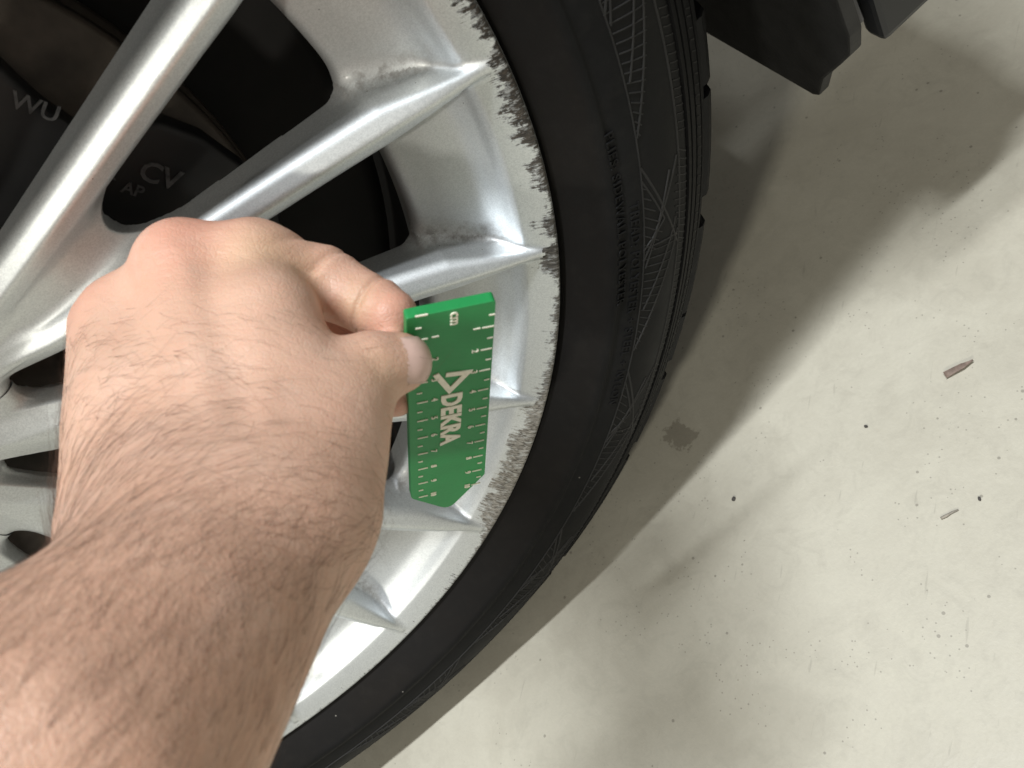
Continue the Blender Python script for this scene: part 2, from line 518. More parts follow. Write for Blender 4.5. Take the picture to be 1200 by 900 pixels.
def wheel_fields(x, y, z, kind):
    r = np.hypot(x, z)
    th = np.arctan2(z, x)
    yp = np.interp(r, POCKET[:, 0], POCKET[:, 1])
    slope = (np.interp(r + 0.0006, POCKET[:, 0], POCKET[:, 1]) - np.interp(r - 0.0006, POCKET[:, 0], POCKET[:, 1])) / 0.0012
    rim = (yp - y) / np.sqrt(1 + slope * slope)
    rim = smax(rim, 0.2085 - r, 0.004)
    rim = smax(rim, r - 0.2538, 0.003)
    rim = np.maximum(rim, y - 0.046)
    deep = np.clip((y - 0.016) / 0.010, 0, 1)      # rounder corners towards the back edge
    sp = None
    for k in (-1, 0, 1):
        a = k * R(18.0)
        kk = (kind - k) % 4
        xs = x * np.cos(a) + z * np.sin(a)
        zs = -x * np.sin(a) + z * np.cos(a)
        bend = np.interp(xs, BEND_R, BEND[kk])
        zs = zs - bend
        yt = np.interp(xs, SPTOP[:, 0], SPTOP[:, 1])
        w = 1 / (1 + np.exp(-np.clip(zs * 2500.0, -40, 40)))
        gap = GAPS[(kk + 1) % 4] + (GAPS[kk] - GAPS[(kk + 1) % 4]) * w
        # blades flare at their foot where they run together towards the hub
        fl = 0.0165 * np.clip((1.44 * gap - xs) / (0.42 * gap), 0, 1.25) ** 1.5 * np.clip((gap - 0.070) / 0.035, 0, 1)
        hw = 0.0067 + 0.04 * np.clip(y - yt, 0, 0.03) + fl * np.clip((y - yt - 0.003) / np.maximum(0.0262 - yt - 0.003, 0.002), 0, 1) ** 2.0
        hw = np.minimum(hw, np.maximum(np.abs(xs) * 0.1584 - np.where(zs > 0, bend, -bend) + 0.0015, 0.0074))
        tip = np.interp(xs, [0.212, 0.2485], [1.0, 0.16])
        hw = hw * tip
        rr = 0.0026 * tip
        aa = np.abs(zs) - hw + rr
        roof = 0.68 * (np.sqrt(zs * zs + 0.0011 ** 2) - 0.0011)
        bb = ((yt + np.minimum(roof, 0.0055) + rr) - y) * 0.88
        d = np.minimum(np.maximum(aa, bb), 0) + np.hypot(np.maximum(aa, 0), np.maximum(bb, 0)) - rr
        d = np.maximum(d, y - 0.0305)
        d = np.maximum(d, xs - 0.2475)
        d = np.maximum(d, 0.02 - xs)
        sp = d if sp is None else smin(sp, d, 0.004 + 0.012 * deep)
    w = 1 / (1 + np.exp(-th * 90.0))
    rw = GAPS[(kind + 1) % 4] + (GAPS[kind] - GAPS[(kind + 1) % 4]) * w
    web = smax(r - rw, (0.0272 + 0.05 * np.maximum(r - 0.07, 0)) - y, 0.006)
    web = np.maximum(web, y - 0.0305)
    hub = smax(r - 0.036, 0.0235 - y, 0.006)
    hub = np.maximum(hub, y - 0.045)
    web = smin(web, hub, 0.006)
    return rim, sp, web

def wheel_sdf(x, y, z, kind):
    rim, sp, web = wheel_fields(x, y, z, kind)
    deep = np.clip((y - 0.017) / 0.009, 0, 1)
    return smin(smin(rim, sp, 0.0030 + 0.007 * deep), web, 0.006 + 0.003 * deep)

NT_ = 54
rg = np.arange(0.026, 0.2585, 0.00095)
tg = np.radians(-9.0 + 18.0 / NT_ * np.arange(-1, NT_ + 1))
yg = np.arange(-0.0035, 0.0495, 0.00095)

def sector(kind):
    rr, tt, yy = np.meshgrid(rg, tg, yg, indexing='ij')
    F = wheel_sdf(rr * np.cos(tt), yy, rr * np.sin(tt), kind)
    pos, act, q = surf_nets(F)
    # keep one period of quads: those wholly in cell column 0 only belong to the neighbour
    col = act[:, 1]
    keep = ~((col[q] == 0).all(1)) & (col[q].max(1) <= NT_)
    q = q[keep]
    r_ = np.interp(pos[:, 0], np.arange(len(rg)), rg)
    t_ = np.interp(pos[:, 1], np.arange(len(tg)), tg)
    y_ = np.interp(pos[:, 2], np.arange(len(yg)), yg)
    v = np.stack([r_ * np.cos(t_), y_, r_ * np.sin(t_)], 1)
    h = 0.0004
    nrm = np.stack([wheel_sdf(*(v + np.eye(3)[i] * h).T, kind) - wheel_sdf(*(v - np.eye(3)[i] * h).T, kind) for i in range(3)], 1)
    nrm /= np.linalg.norm(nrm, axis=1)[:, None] + 1e-12
    rim, sp, web = wheel_fields(*v.T, kind)
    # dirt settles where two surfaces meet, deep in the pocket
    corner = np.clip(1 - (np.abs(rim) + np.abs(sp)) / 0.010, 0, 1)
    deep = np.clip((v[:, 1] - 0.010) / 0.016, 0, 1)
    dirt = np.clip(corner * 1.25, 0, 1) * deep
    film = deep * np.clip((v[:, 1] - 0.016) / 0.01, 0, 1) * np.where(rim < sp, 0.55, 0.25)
    isp = (sp < rim - 0.0002) & (sp < web)
    # faces point along +normal: fix winding by the field gradient
    e1 = v[q[:, 1]] - v[q[:, 0]]
    e2 = v[q[:, 2]] - v[q[:, 0]]
    s = np.einsum('ij,ij->i', np.cross(e1, e2), nrm[q].mean(1))
    q = np.where((s < 0)[:, None], q[:, ::-1], q)
    fsp = isp[q].sum(1) >= 2
    out = []
    for m in (fsp, ~fsp):
        qq = q[m]
        ids, inv = np.unique(qq, return_inverse=True)
        out.append((v[ids], inv.reshape(qq.shape), nrm[ids], dirt[ids], film[ids]))
    return out

def add_attr(me, name, vals):
    a = me.attributes.new(name, 'FLOAT', 'POINT')
    a.data.foreach_set('value', np.asarray(vals, np.float32))

kinds = {j: sector(j) for j in range(4)}
spoke_mesh = {}
for k, (a, b) in kinds.items():
    me = mesh_np('spoke', a[0], a[1], a[2])
    add_attr(me, 'dirt', a[3])
    add_attr(me, 'film', a[4])
    me.materials.append(M['silver'])
    spoke_mesh[k] = me
pieces = {'rim': [], 'hub': []}
for i in range(20):
    k = (1 - i) % 4
    ang = R(PHI0 + 18.0 * i)
    v, f, nr, d1, d2 = kinds[k][1]
    ca, sa = math.cos(ang), math.sin(ang)
    rot = np.array([[ca, 0, -sa], [0, 1, 0], [sa, 0, ca]])
    rf = np.hypot(v[:, 0], v[:, 2])[f].mean(1)
    for nm_, sel in (('rim', rf > 0.165), ('hub', rf <= 0.165)):
        if sel.any():
            ids, inv = np.unique(f[sel], return_inverse=True)
            pieces[nm_].append((v[ids] @ rot.T, inv.reshape(-1, 4), nr[ids] @ rot.T, d1[ids], d2[ids]))
made = {}
for nm_, lst in pieces.items():
    offs = np.cumsum([0] + [len(a[0]) for a in lst])
    me = mesh_np(nm_, np.concatenate([a[0] for a in lst]), np.concatenate([a[1] + o for a, o in zip(lst, offs)]), np.concatenate([a[2] for a in lst]))
    add_attr(me, 'dirt', np.concatenate([a[3] for a in lst]))
    add_attr(me, 'film', np.concatenate([a[4] for a in lst]))
    made[nm_] = part(nm_, me, M['rim'] if nm_ == 'rim' else M['silver'])
made['rim']['label'] = 'silver rim with dark kerb scuffs along its outer lip'
for i in range(20):
    o = link('spoke', spoke_mesh[(1 - i) % 4], None, made['rim'])
    o.rotation_euler = (0, -R(PHI0 + 18.0 * i), 0)

# barrel behind the face, dark closing disc and brake disc seen through the gaps
v, f = lathe([(0.2135, 0.0462), (0.2150, 0.060), (0.222, 0.100), (0.226, 0.200), (0.240, 0.207), (0.240, 0.214), (0.229, 0.209), (0.2215, 0.200), (0.2165, 0.100), (0.2125, 0.060), (0.2115, 0.0462)][::-1], 160)
part('barrel', mesh_np('barrel', v, f), M['barrel'])
v, f = lathe([(0.070, 0.064), (0.072, 0.0615), (0.120, 0.0615), (0.1635, 0.0615), (0.165, 0.063), (0.165, 0.068), (0.160, 0.0685), (0.160, 0.0755), (0.165, 0.076), (0.165, 0.082), (0.1635, 0.0835), (0.070, 0.0835)], 160)
part('brake_disc', mesh_np('brake_disc', v, f), M['disc'])
v, f = lathe([(0.071, 0.0835), (0.071, 0.052), (0.068, 0.049), (0.030, 0.049), (0.0, 0.049)][::-1], 96)
part('disc_bell', mesh_np('disc_bell', v, f), M['disc'])
v, f = lathe([(0.0, 0.0205), (0.018, 0.0207), (0.0232, 0.0216), (0.0255, 0.0240), (0.0255, 0.030)], 64)
part('hub_cap', mesh_np('hub_cap', v, f[::1]), M['silver'])
for i in range(5):
    a = R(20 + 72 * i)
    bm = bmesh.new()
    bmesh.ops.create_cone(bm, cap_ends=True, segments=6, radius1=0.0065, radius2=0.006, depth=0.014, matrix=Matrix.Translation((0.0335 * math.cos(a), 0.0275, 0.0335 * math.sin(a))) @ Matrix.Rotation(R(90), 4, 'X'))
    part('wheel_bolt', bm_mesh(bm, 'wheel_bolt'), M['barrel'])
# valve stem near the lower lip
bm = bmesh.new()
bmesh.ops.create_cone(bm, cap_ends=True, segments=16, radius1=0.0055, radius2=0.0042, depth=0.030, matrix=Matrix.Translation((-0.0245, 0.020, -0.2085)) @ Matrix.Rotation(R(80), 4, 'X'))
bmesh.ops.bevel(bm, geom=bm.edges[:], offset=0.0009, segments=2, affect='EDGES')
link('valve_stem', bm_mesh(bm, 'valve_stem', True), M['plastic'], made['rim'])

# tyre
SIDE = smooth_prof([(0.2500, 0.0150), (0.2532, 0.0085), (0.2550, 0.0052), (0.2580, 0.0012), (0.2625, -0.0040), (0.2665, -0.0082), (0.2690, -0.0104), (0.2712, -0.0108), (0.2732, -0.0101), (0.2790, -0.0110), (0.2870, -0.0108), (0.2960, -0.0085), (0.3040, -0.0042), (0.3072, -0.0015)], 5)
SHO = [(0.3078, -0.0024), (0.3100, -0.0008), (0.3106, 0.0006), (0.3112, 0.0000), (0.3138, 0.0018), (0.3144, 0.0033), (0.3150, 0.0027), (0.3180, 0.0046), (0.3186, 0.0061), (0.3192, 0.0056), (0.3215, 0.0074)]
TREAD = [(0.3218, 0.0095), (0.3216, 0.0440), (0.3285, 0.0450), (0.3287, 0.0780), (0.3218, 0.0790), (0.3218, 0.0880), (0.3287, 0.0890), (0.3287, 0.1240), (0.3218, 0.1250), (0.3218, 0.1340), (0.3285, 0.1350), (0.3284, 0.1680), (0.3216, 0.1690), (0.3212, 0.2030), (0.3000, 0.2160), (0.2700, 0.2230), (0.2550, 0.2120), (0.2400, 0.2120)]
prof = [tuple(p) for p in SIDE] + SHO + TREAD
# flattened a little where it stands on the floor
v, f = lathe(prof, 300)
v[:, 2] = np.maximum(v[:, 2], FLOOR + 0.0008)
tyre = part('tyre', mesh_np('tyre', v, f), M['rubber'])
tyre.data.set_sharp_from_angle(angle=R(50))
side_r = np.array(prof)[:len(SIDE) + len(SHO), 0]
side_y = np.array(prof)[:len(SIDE) + len(SHO), 1]

def on_side(r, deg, h=0.0):
    y = np.interp(r, side_r, side_y)
    dy = (np.interp(r + 0.001, side_r, side_y) - np.interp(r - 0.001, side_r, side_y)) / 0.002
    L = np.sqrt(1 + dy * dy)
    rr = r + h * dy / L
    a = np.radians(deg)
    return np.stack([rr * np.cos(a), y - h / L, rr * np.sin(a)], -1)

# shoulder blocks: one mesh, copies around both edges
def block_mesh(mirror):
    prof_b = [(0.3205, 0.0068), (0.3238, 0.0078), (0.3268, 0.0106), (0.3281, 0.0155), (0.3286, 0.0230), (0.3284, 0.0400), (0.3210, 0.0402)]
    if mirror:
        prof_b = [(r, 0.213 - y) for r, y in prof_b]
    bm = bmesh.new()
    rings = []
    for sgn in (-2.28, -0.76, 0.76, 2.28):
        ring = []
        for r, y in prof_b:
            a = R(sgn + (0.6 if y > 0.03 else 0.0))
            ring.append(bm.verts.new((r * math.cos(a), y, r * math.sin(a))))
        rings.append(ring)
    for a, b in zip(rings[:-1], rings[1:]):
        for i in range(len(a)):
            j = (i + 1) % len(a)
            bm.faces.new((a[i], a[j], b[j], b[i]))
    bm.faces.new(rings[0])
    bm.faces.new(rings[-1])
    bmesh.ops.recalc_face_normals(bm, faces=bm.faces[:])
    return bm_mesh(bm, 'tread_block')
for mir in (False, True):
    bme = block_mesh(mir)
    bme.materials.append(M['rubber'])
    for i in range(72):
        deg = 5.0 * i + 1.2 * math.sin(i * 2.4)
        zmin = -0.3286 * math.cos(R(abs((deg + 90 + 180) % 360 - 180)))
        if zmin < FLOOR + 0.0003 and abs((deg + 90 + 180) % 360 - 180) < 1.0:
            pass
        b = link('tread_block', bme, None, tyre)
        b.rotation_euler = (0, -R(deg), 0)

# raised lettering round the sidewall
def arc_text(body, r0, deg0, size, name, bold=0.0):
    tv, tf = text_verts(body, size, 0.0006, bold, 1.16)
    r = r0 + tv[:, 1]
    deg = deg0 - np.degrees(tv[:, 0] / r0)
    w = on_side(r, deg, 0.0) 
    up = on_side(r, deg, 0.001) - w
    w = w + up / 0.001 * (tv[:, 2:3] + 0.0002)
    link(name, mesh_np(name, w, tf, smooth=False), M['rubber'], tyre)
arc_text('PLIES: SIDEWALL POLYESTER', 0.2712, -19.6, 0.0052, 'sidewall_lettering', 0.00006)
arc_text('TREAD: POLYESTER + STEEL + NYLON', 0.2768, -26.2, 0.0052, 'sidewall_lettering', 0.00006)

# fine raised ribs of the sidewall pattern, one piece
RVs, RFs = [], []
def bar(r0, d0, r1, d1, wid=0.00034, hgt=0.00028, seg=4):
    t = np.linspace(0, 1, seg + 1)
    r = r0 + (r1 - r0) * t
    d = d0 + (d1 - d0) * t
    dr, ds = r1 - r0, np.radians(d1 - d0) * (r0 + r1) / 2
    L = math.hypot(dr, ds) + 1e-9
    nr, ns = -ds / L, dr / L
    base = sum(len(a) for a in RVs)
    rows = []
    for s, h in ((-1.0, -0.0001), (-0.5, hgt), (0.5, hgt), (1.0, -0.0001)):
        rows.append(on_side(r + nr * s * wid, d + np.degrees(ns * s * wid / r), h))
    RVs.append(np.concatenate(rows))
    k = seg + 1
    for a in range(3):
        for i in range(seg):
            RFs.append((base + a * k + i, base + a * k + i + 1, base + (a + 1) * k + i + 1, base + (a + 1) * k + i))
for per in range(18):
    c = -28.3 + 20.0 * per
    if per % 18 in (4, 5, 6, 7, 8, 9, 10, 11, 12, 13) and False:
        continue
    for k in range(14):                       # long triangle of near-radial hatching
        d = c + 7.6 + k * 0.72
        hi = 0.2832 + (d - (c + 7.2)) / 10.0 * 0.0165
        bar(0.2826, d + 0.25, hi, d - 0.35)
    bar(0.2826, c + 7.2, 0.2999, c + 17.6, 0.0005, 0.00036, 8)
    bar(0.2826, c + 17.6, 0.2999, c + 17.2, 0.0005, 0.00036)
    for k in range(7):                        # small triangle of slanted hatching
        d = c + 3.0 - k * 0.85
        ln = 0.0085 * (1 - abs(k - 4.0) / 5.0)
        bar(0.2822, d, 0.2822 + ln, d - 1.3 * ln / 0.0085)
    bar(0.2822, c + 3.6, 0.2918, c - 0.6, 0.0005, 0.00036)
    bar(0.2822, c - 2.6, 0.2918, c - 0.6, 0.0005, 0.00036)
    bar(0.2822, c - 3.6, 0.2995, c + 3.8, 0.0006, 0.00036, 8)
    bar(0.2822, c + 4.8, 0.3000, c - 3.6, 0.0006, 0.00036, 8)
    bar(0.2950, c + 3.2, 0.2830, c - 7.4 + 3.0, 0.0005, 0.00036, 8)
    bar(0.2985, c - 1.2, 0.2840, c - 8.6, 0.0005, 0.00036, 8)
    for k in range(13):                       # outer hatched field towards the shoulder
        d = c - 3.4 + k * 0.62
        bar(0.2972 + 0.0035 * abs(k - 6) / 6.0, d, 0.3066, d - 1.0, 0.0003, 0.00026)
    for k in range(18):
        d = c + 5.4 + k * 0.62
        bar(0.3015, d, 0.3066, d - 0.6, 0.0003, 0.00026)
    for k in range(26):                       # fine ribs in the shoulder bands
        d = c - 8 + k * 0.78
        bar(0.3152, d, 0.3176, d - 0.25, 0.0003, 0.00026, 2)
for k in range(120):
    bar(0.2822, 3.0 * k, 0.2822, 3.0 * k + 3.0, 0.0004, 0.0003, 2)
    bar(0.3007, 3.0 * k, 0.3007, 3.0 * k + 3.0, 0.0005, 0.0004, 2)
link('sidewall_ribbing', mesh_np('sidewall_ribbing', np.concatenate(RVs), RFs, smooth=False), M['worn'], tyre, kind='stuff')

# ------------------------------------------------------------------ brake caliper
outline = [(0.100, -0.072), (0.128, -0.078), (0.146, -0.072), (0.1565, -0.058), (0.1605, -0.040), (0.1600, -0.022), (0.1555, -0.008), (0.146, 0.000), (0.138, 0.006), (0.138, 0.020), (0.142, 0.040), (0.136, 0.058), (0.120, 0.064), (0.104, 0.052), (0.096, 0.010), (0.094, -0.040)]
bm = plate(outline, lambda a, b, h: Vector((a, 0.0600 - h, b)), 0.011, 0.003, 3)
cal = part('brake_caliper', bm_mesh(bm, 'brake_caliper', True), M['black'])
def face_text(body, x, y, z, size, deg, name, bold=0.0):
    tv, tf = text_verts(body, size, 0.0006, bold)
    a = R(deg)
    X = np.array([math.cos(a), 0, math.sin(a)])
    Y = np.array([-math.sin(a), 0, math.cos(a)])
    w = np.array([x, y, z]) + tv[:, :1] * X + tv[:, 1:2] * Y - tv[:, 2:3] * np.array([0, 1.0, 0])
    link(name, mesh_np(name, w, tf, smooth=False), M['cast'], cal)
face_text('CV', 0.1358, 0.0488, -0.0140, 0.0100, -72.0, 'cast_letters', 0.0002)
face_text('AP', 0.1288, 0.0488, -0.0131, 0.0058, -72.0, 'cast_letters', 0.0001)
face_text('F', 0.1393, 0.0488, -0.0034, 0.006, -72.0, 'cast_letters', 0.0001)
face_text('K', 0.1299, 0.0488, -0.0058, 0.006, -72.0, 'cast_letters', 0.0001)
face_text('WU', 0.1322, 0.0488, 0.0264, 0.0075, -72.0, 'cast_letters', 0.0001)
# dark closing disc added behind the brake disc to keep the gaps black
v, f = lathe([(0.06, 0.098), (0.150, 0.098), (0.206, 0.096), (0.2125, 0.093), (0.2135, 0.099), (0.06, 0.102)], 120)
part('closing_disc', mesh_np('closing_disc', v, f), M['closing'])

# ------------------------------------------------------------------ car body round the wheel
def along(x0):
    return lambda a, b, h: Vector((x0 + h, a, b))
# liner wall behind the tyre: bottom edge, slanted outer corner
liner = [(0.240, -0.2075), (0.044, -0.2085), (0.039, -0.206), (0.030, -0.190), (0.014, -0.173), (0.004, -0.162), (0.000, -0.150), (-0.001, 0.060), (0.240, 0.060)]
bm = plate(liner, along(0.350), 0.006, 0.0012, 2)
part('wheel_arch_liner', bm_mesh(bm, 'wheel_arch_liner'), M['plastic'])
# arch of the liner over the tyre
v, f = lathe([(0.372, -0.030), (0.372, 0.240), (0.3755, 0.240), (0.3755, -0.030)], 60, 8.0, 190.0, True)
part('wheel_arch_liner', mesh_np('wheel_arch_liner', v, f), M['plastic'])
# bracket seen in the notch between liner and sill
bm = plate([(0.003, -0.152), (0.028, -0.166), (0.030, -0.150), (0.004, -0.140)], along(0.3562), 0.003, 0.0006, 2)
part('clip_bracket', bm_mesh(bm, 'clip_bracket'), M['grey'])
# bumper flank: plan outline with a rounded rear corner
plan = [(0.3625, 0.000), (0.408, 0.000), (0.434, 0.004), (0.455, 0.015), (0.469, 0.034), (0.475, 0.060), (0.477, 0.600), (0.468, 0.600), (0.466, 0.064), (0.461, 0.041), (0.449, 0.025), (0.432, 0.015), (0.408, 0.011), (0.3625, 0.011)]
bm = plate(plan, lambda a, b, h: Vector((a, b, -0.166 + h)), 0.55, 0.0025, 2)
part('bumper_flank', bm_mesh(bm, 'bumper_flank'), M['paint'])
bm = plate([(0.012, -0.160), (0.060, -0.172), (0.090, -0.166), (0.090, -0.060), (0.012, -0.060)], along(0.3595), 0.11, 0.002, 2)  # dark block put into the notch to stand for its shaded recess
part('recess_block', bm_mesh(bm, 'recess_block'), M['plastic'])
# wing above the wheel and sill ahead, unseen, set outward to cast the shade
ang = np.radians(np.linspace(2, 180, 40))
wing = [(0.376 * math.cos(a), 0.376 * math.sin(a)) for a in ang] + [(-0.376, -0.166), (-0.90, -0.166), (-0.90, 0.52), (0.42, 0.52), (0.42, 0.013)]
bm = plate(wing, lambda a, b, h: Vector((a, -0.045 + h + max(0.0, b - 0.40) * 0.35, b)), 0.010, 0.0)
part('wing_panel', bm_mesh(bm, 'wing_panel'), M['paint'])
bm = plate([(-0.9, 0.03), (0.44, 0.03), (0.44, 1.5), (-0.9, 1.5)], lambda a, b, h: Vector((a, b, 0.37 + h)), 0.02)  # unseen plate above the wheel, added and trimmed to shape the car's shadow
part('shade_plate', bm_mesh(bm, 'shade_plate'), M['plastic'])

# ------------------------------------------------------------------ ruler card
CO = Vector((0.18182, -0.06552, -0.04276))
CU = Vector((-0.57567, 0.21840, -0.78797))
CWd = Vector((0.78132, -0.13727, -0.60885))
CN = Vector((-0.24114, -0.96616, -0.09161))
card = link('ruler_card', None, label='green plastic ruler card with cream scale marks held between thumb and fingers', category='ruler card')
card.matrix_world = Matrix.Translation(CO) @ Matrix((CU, CWd, CN)).transposed().to_4x4()
def rounded(pts, rad, seg=4):
    out = []
    m = len(pts)
    for i in range(m):
        p, a, b = Vector(pts[i]), Vector(pts[i - 1]), Vector(pts[(i + 1) % m])
        da, db = (a - p).normalized(), (b - p).normalized()
        ang = da.angle(db)
        rr = rad[i] if isinstance(rad, (list, tuple)) else rad
        t = rr / math.tan(ang / 2)
        p0, p1 = p + da * t, p + db * t
        for k in range(seg + 1):
            s = k / seg
            out.append(tuple(p0 * (1 - s) ** 2 + p * 2 * s * (1 - s) + p1 * s * s))
    return out
co = rounded([(0.0003, -0.0022), (-0.0004, 0.0219), (0.0946, 0.0243), (0.1156, 0.0115), (0.1000, -0.0025)], [0.0008, 0.0012, 0.002, 0.0035, 0.004])
bm = plate(co, lambda a, b, h: Vector((a, b, h - 0.0034)), 0.0034, 0.0003, 2)
link('card_plate', bm_mesh(bm, 'card_plate'), M['green'], card)
def relief(name, pts, mat=None):
    bm = plate(pts, lambda a, b, h: Vector((a, b, h - 0.0001)), 0.00045)
    return link(name, bm_mesh(bm, name), mat or M['print'], card)
tick_long = tick_short = None
for side in (0, 1):
    for k in range(0 if side == 0 else 1, 21):
        if k == 0 and side:
            continue
        big = k % 2 == 0
        ln = 0.0033 if big else 0.0016
        if tick_long is None or tick_short is None:
            for L_ in (0.0033, 0.0016):
                bm = plate([(-0.00021, 0), (0.00021, 0), (0.00021, L_), (-0.00021, L_)], lambda a, b, h: Vector((a, b, h - 0.0001)), 0.0004)
                mm = bm_mesh(bm, 'tick')
                mm.materials.append(M['print'])
                if L_ > 0.002:
                    tick_long = mm
                else:
                    tick_short = mm
        o = link('tick', tick_long if big else tick_short, None, card)
        edge = 0.0002 if side == 0 else 0.0218 + 0.0002 * k / 2 * 0.5
        o.location = (0.005 * k, edge + (0 if side == 0 else -ln), 0)
def card_text(body, a0, b0, size, name, bold, spacing=1.0):
    """reads down the card, tops of the letters towards the far edge"""
    tv, tf = text_verts(body, size, 0.0005, bold, spacing)
    w = np.stack([a0 + tv[:, 0], b0 + tv[:, 1], tv[:, 2] + 0.0001], 1)
    # keep the lettering right-handed on the face
    link(name, mesh_np(name, w, tf, smooth=False), M['print'], card)
for k in range(1, 11):
    card_text(str(k), 0.010 * k - (0.0009 if k < 10 else 0.0016), 0.0046, 0.0028, 'numeral', 0.00004)
    card_text(str(k), 0.010 * k - (0.0009 if k < 10 else 0.0016), 0.0160 + 0.0001 * k, 0.0028, 'numeral', 0.00004)
card_text('cm', 0.0010, 0.0096, 0.0044, 'unit_mark', 0.00005)
card_text('DEKRA', 0.0385, 0.0079, 0.0086, 'lettering', 0.00036, 1.06)
# arrow-like emblem: a triangle drawn as one thick open stroke
def stroke(pts, w):
    left, right = [], []
    m = len(pts)
    for i in range(m):
        p = Vector(pts[i])
        d0 = (p - Vector(pts[i - 1])).normalized() if i else None
        d1 = (Vector(pts[i + 1]) - p).normalized() if i < m - 1 else None
        if d0 is None or d1 is None:
            d = d1 if d0 is None else d0
            nn = Vector((-d.y, d.x)) * w
        else:
            n0, n1 = Vector((-d0.y, d0.x)), Vector((-d1.y, d1.x))
            b = (n0 + n1).normalized()
            nn = b * w / max(0.35, b.dot(n0))
        left.append(tuple(p + nn))
        right.append(tuple(p - nn))
    return left + right[::-1]
relief('emblem', stroke([(0.0272, 0.0058), (0.0366, 0.0101), (0.0293, 0.0153), (0.0284, 0.0088)], 0.00092))

# ------------------------------------------------------------------ hand and forearm
HO = Vector((0.13170, -0.07063, -0.01884))
def cap_sd(Px, Py, Pz, a, b, ra, rb):
    """round cone"""
    a, b = np.array(a), np.array(b)
    ba = b - a
    l2 = ba @ ba
    t = np.clip(((Px - a[0]) * ba[0] + (Py - a[1]) * ba[1] + (Pz - a[2]) * ba[2]) / l2, 0, 1)
    d = np.sqrt((Px - a[0] - t * ba[0]) ** 2 + (Py - a[1] - t * ba[1]) ** 2 + (Pz - a[2] - t * ba[2]) ** 2)
    return d - (ra + (rb - ra) * t)

# every joint: (x right, y up, z towards the viewer) in metres from the back of the hand, radius
W_IDX, W_MID, W_RNG, W_LIT = (0.01818, -0.01895, 0.01000), (0.00753, -0.01944, 0.01300), (-0.00515, -0.01976, 0.01100), (-0.01918, -0.02211, 0.00500)
K_IDX, K_MID, K_RNG, K_LIT = (0.00041, 0.04256, -0.03200), (-0.01931, 0.04331, -0.02900), (-0.03780, 0.02934, -0.03600), (-0.04702, 0.02667, -0.04300)
T_BASE, T_KNUCKLE, T_JOINT, T_TIP = (0.02465, -0.01743, 0.00700), (0.02802, 0.00391, -0.00600), (0.03531, 0.01397, -0.01400), (0.04229, 0.01581, -0.01750)
BODY = [
    dict(k=0.010, join=0.010, cones=[
        ((-0.02264, 0.04066, -0.03200), (-0.03754, 0.03063, -0.03700), 0.0090, 0.0088),
        ((-0.01716, 0.04339, -0.02950), (-0.00181, 0.04296, -0.03150), 0.0096, 0.0104),
        (W_IDX, K_IDX, 0.0165, 0.0112),
        (W_MID, K_MID, 0.0165, 0.0099),
        (W_RNG, K_RNG, 0.0160, 0.0095),
        (W_LIT, K_LIT, 0.0145, 0.0088),
        ((-0.00170, 0.00590, -0.01200), (-0.01385, 0.03163, -0.03200), 0.0150, 0.0110),
        ((-0.02255, 0.00367, -0.01400), (-0.03466, 0.02475, -0.03600), 0.0140, 0.0110),
        (T_BASE, T_KNUCKLE, 0.0165, 0.0120),
        ((0.01998, -0.01207, 0.00200), (0.00923, 0.02702, -0.01550), 0.0165, 0.0120),
        ((0.02359, -0.00242, -0.00600), (0.01835, 0.00852, -0.01000), 0.0145, 0.0108)]),
    dict(k=0.016, join=0.011, cones=[
        ((0.00869, -0.02704, 0.01800), (-0.00606, -0.05406, 0.05400), 0.0210, 0.0290),
        ((0.01713, -0.02576, 0.01500), (-0.00307, -0.05705, 0.05400), 0.0178, 0.0270),
        ((-0.00583, -0.04643, 0.02600), (-0.02866, -0.05407, 0.06200), 0.0155, 0.0245),
        ((-0.00587, -0.02806, 0.01300), (-0.00406, -0.04261, 0.02800), 0.0180, 0.0180)]),
    dict(k=0.003, join=0.006, cones=[
        (K_IDX, (0.01755, 0.03949, -0.03600), 0.0110, 0.0101),
        ((0.01997, 0.03828, -0.03600), (0.03225, 0.03210, -0.03200), 0.0098, 0.0085),
        ((0.03431, 0.03106, -0.03100), (0.03861, 0.02912, -0.02750), 0.0082, 0.0074)]),
    dict(k=0.003, join=0.005, cones=[
        (T_KNUCKLE, T_JOINT, 0.0116, 0.0095),
        (T_JOINT, T_TIP, 0.0094, 0.0080)]),
    dict(k=0.003, join=0.004, cones=[
        (K_MID, (-0.00076, 0.03439, -0.06200), 0.0095, 0.0095),
        ((-0.00076, 0.03439, -0.06200), (0.02339, 0.02232, -0.06200), 0.0090, 0.0085),
        ((0.02339, 0.02232, -0.06200), (0.03608, 0.00766, -0.05200), 0.0080, 0.0075)]),
    dict(k=0.003, join=0.004, cones=[
        (K_RNG, (-0.03517, 0.03335, -0.08200), 0.0092, 0.0090),
        ((-0.03517, 0.03335, -0.08200), (-0.00629, 0.01602, -0.08200), 0.0088, 0.0082),
        ((-0.00629, 0.01602, -0.08200), (0.01131, 0.00201, -0.06800), 0.0078, 0.0072)]),
    dict(k=0.003, join=0.004, cones=[
        (K_LIT, (-0.05338, 0.02188, -0.08400), 0.0085, 0.0080),
        ((-0.05338, 0.02188, -0.08400), (-0.02581, 0.00451, -0.08000), 0.0078, 0.0072),
        ((-0.02581, 0.00451, -0.08000), (-0.00672, -0.00328, -0.06400), 0.0068, 0.0062)]),
]
DENTS = [
]
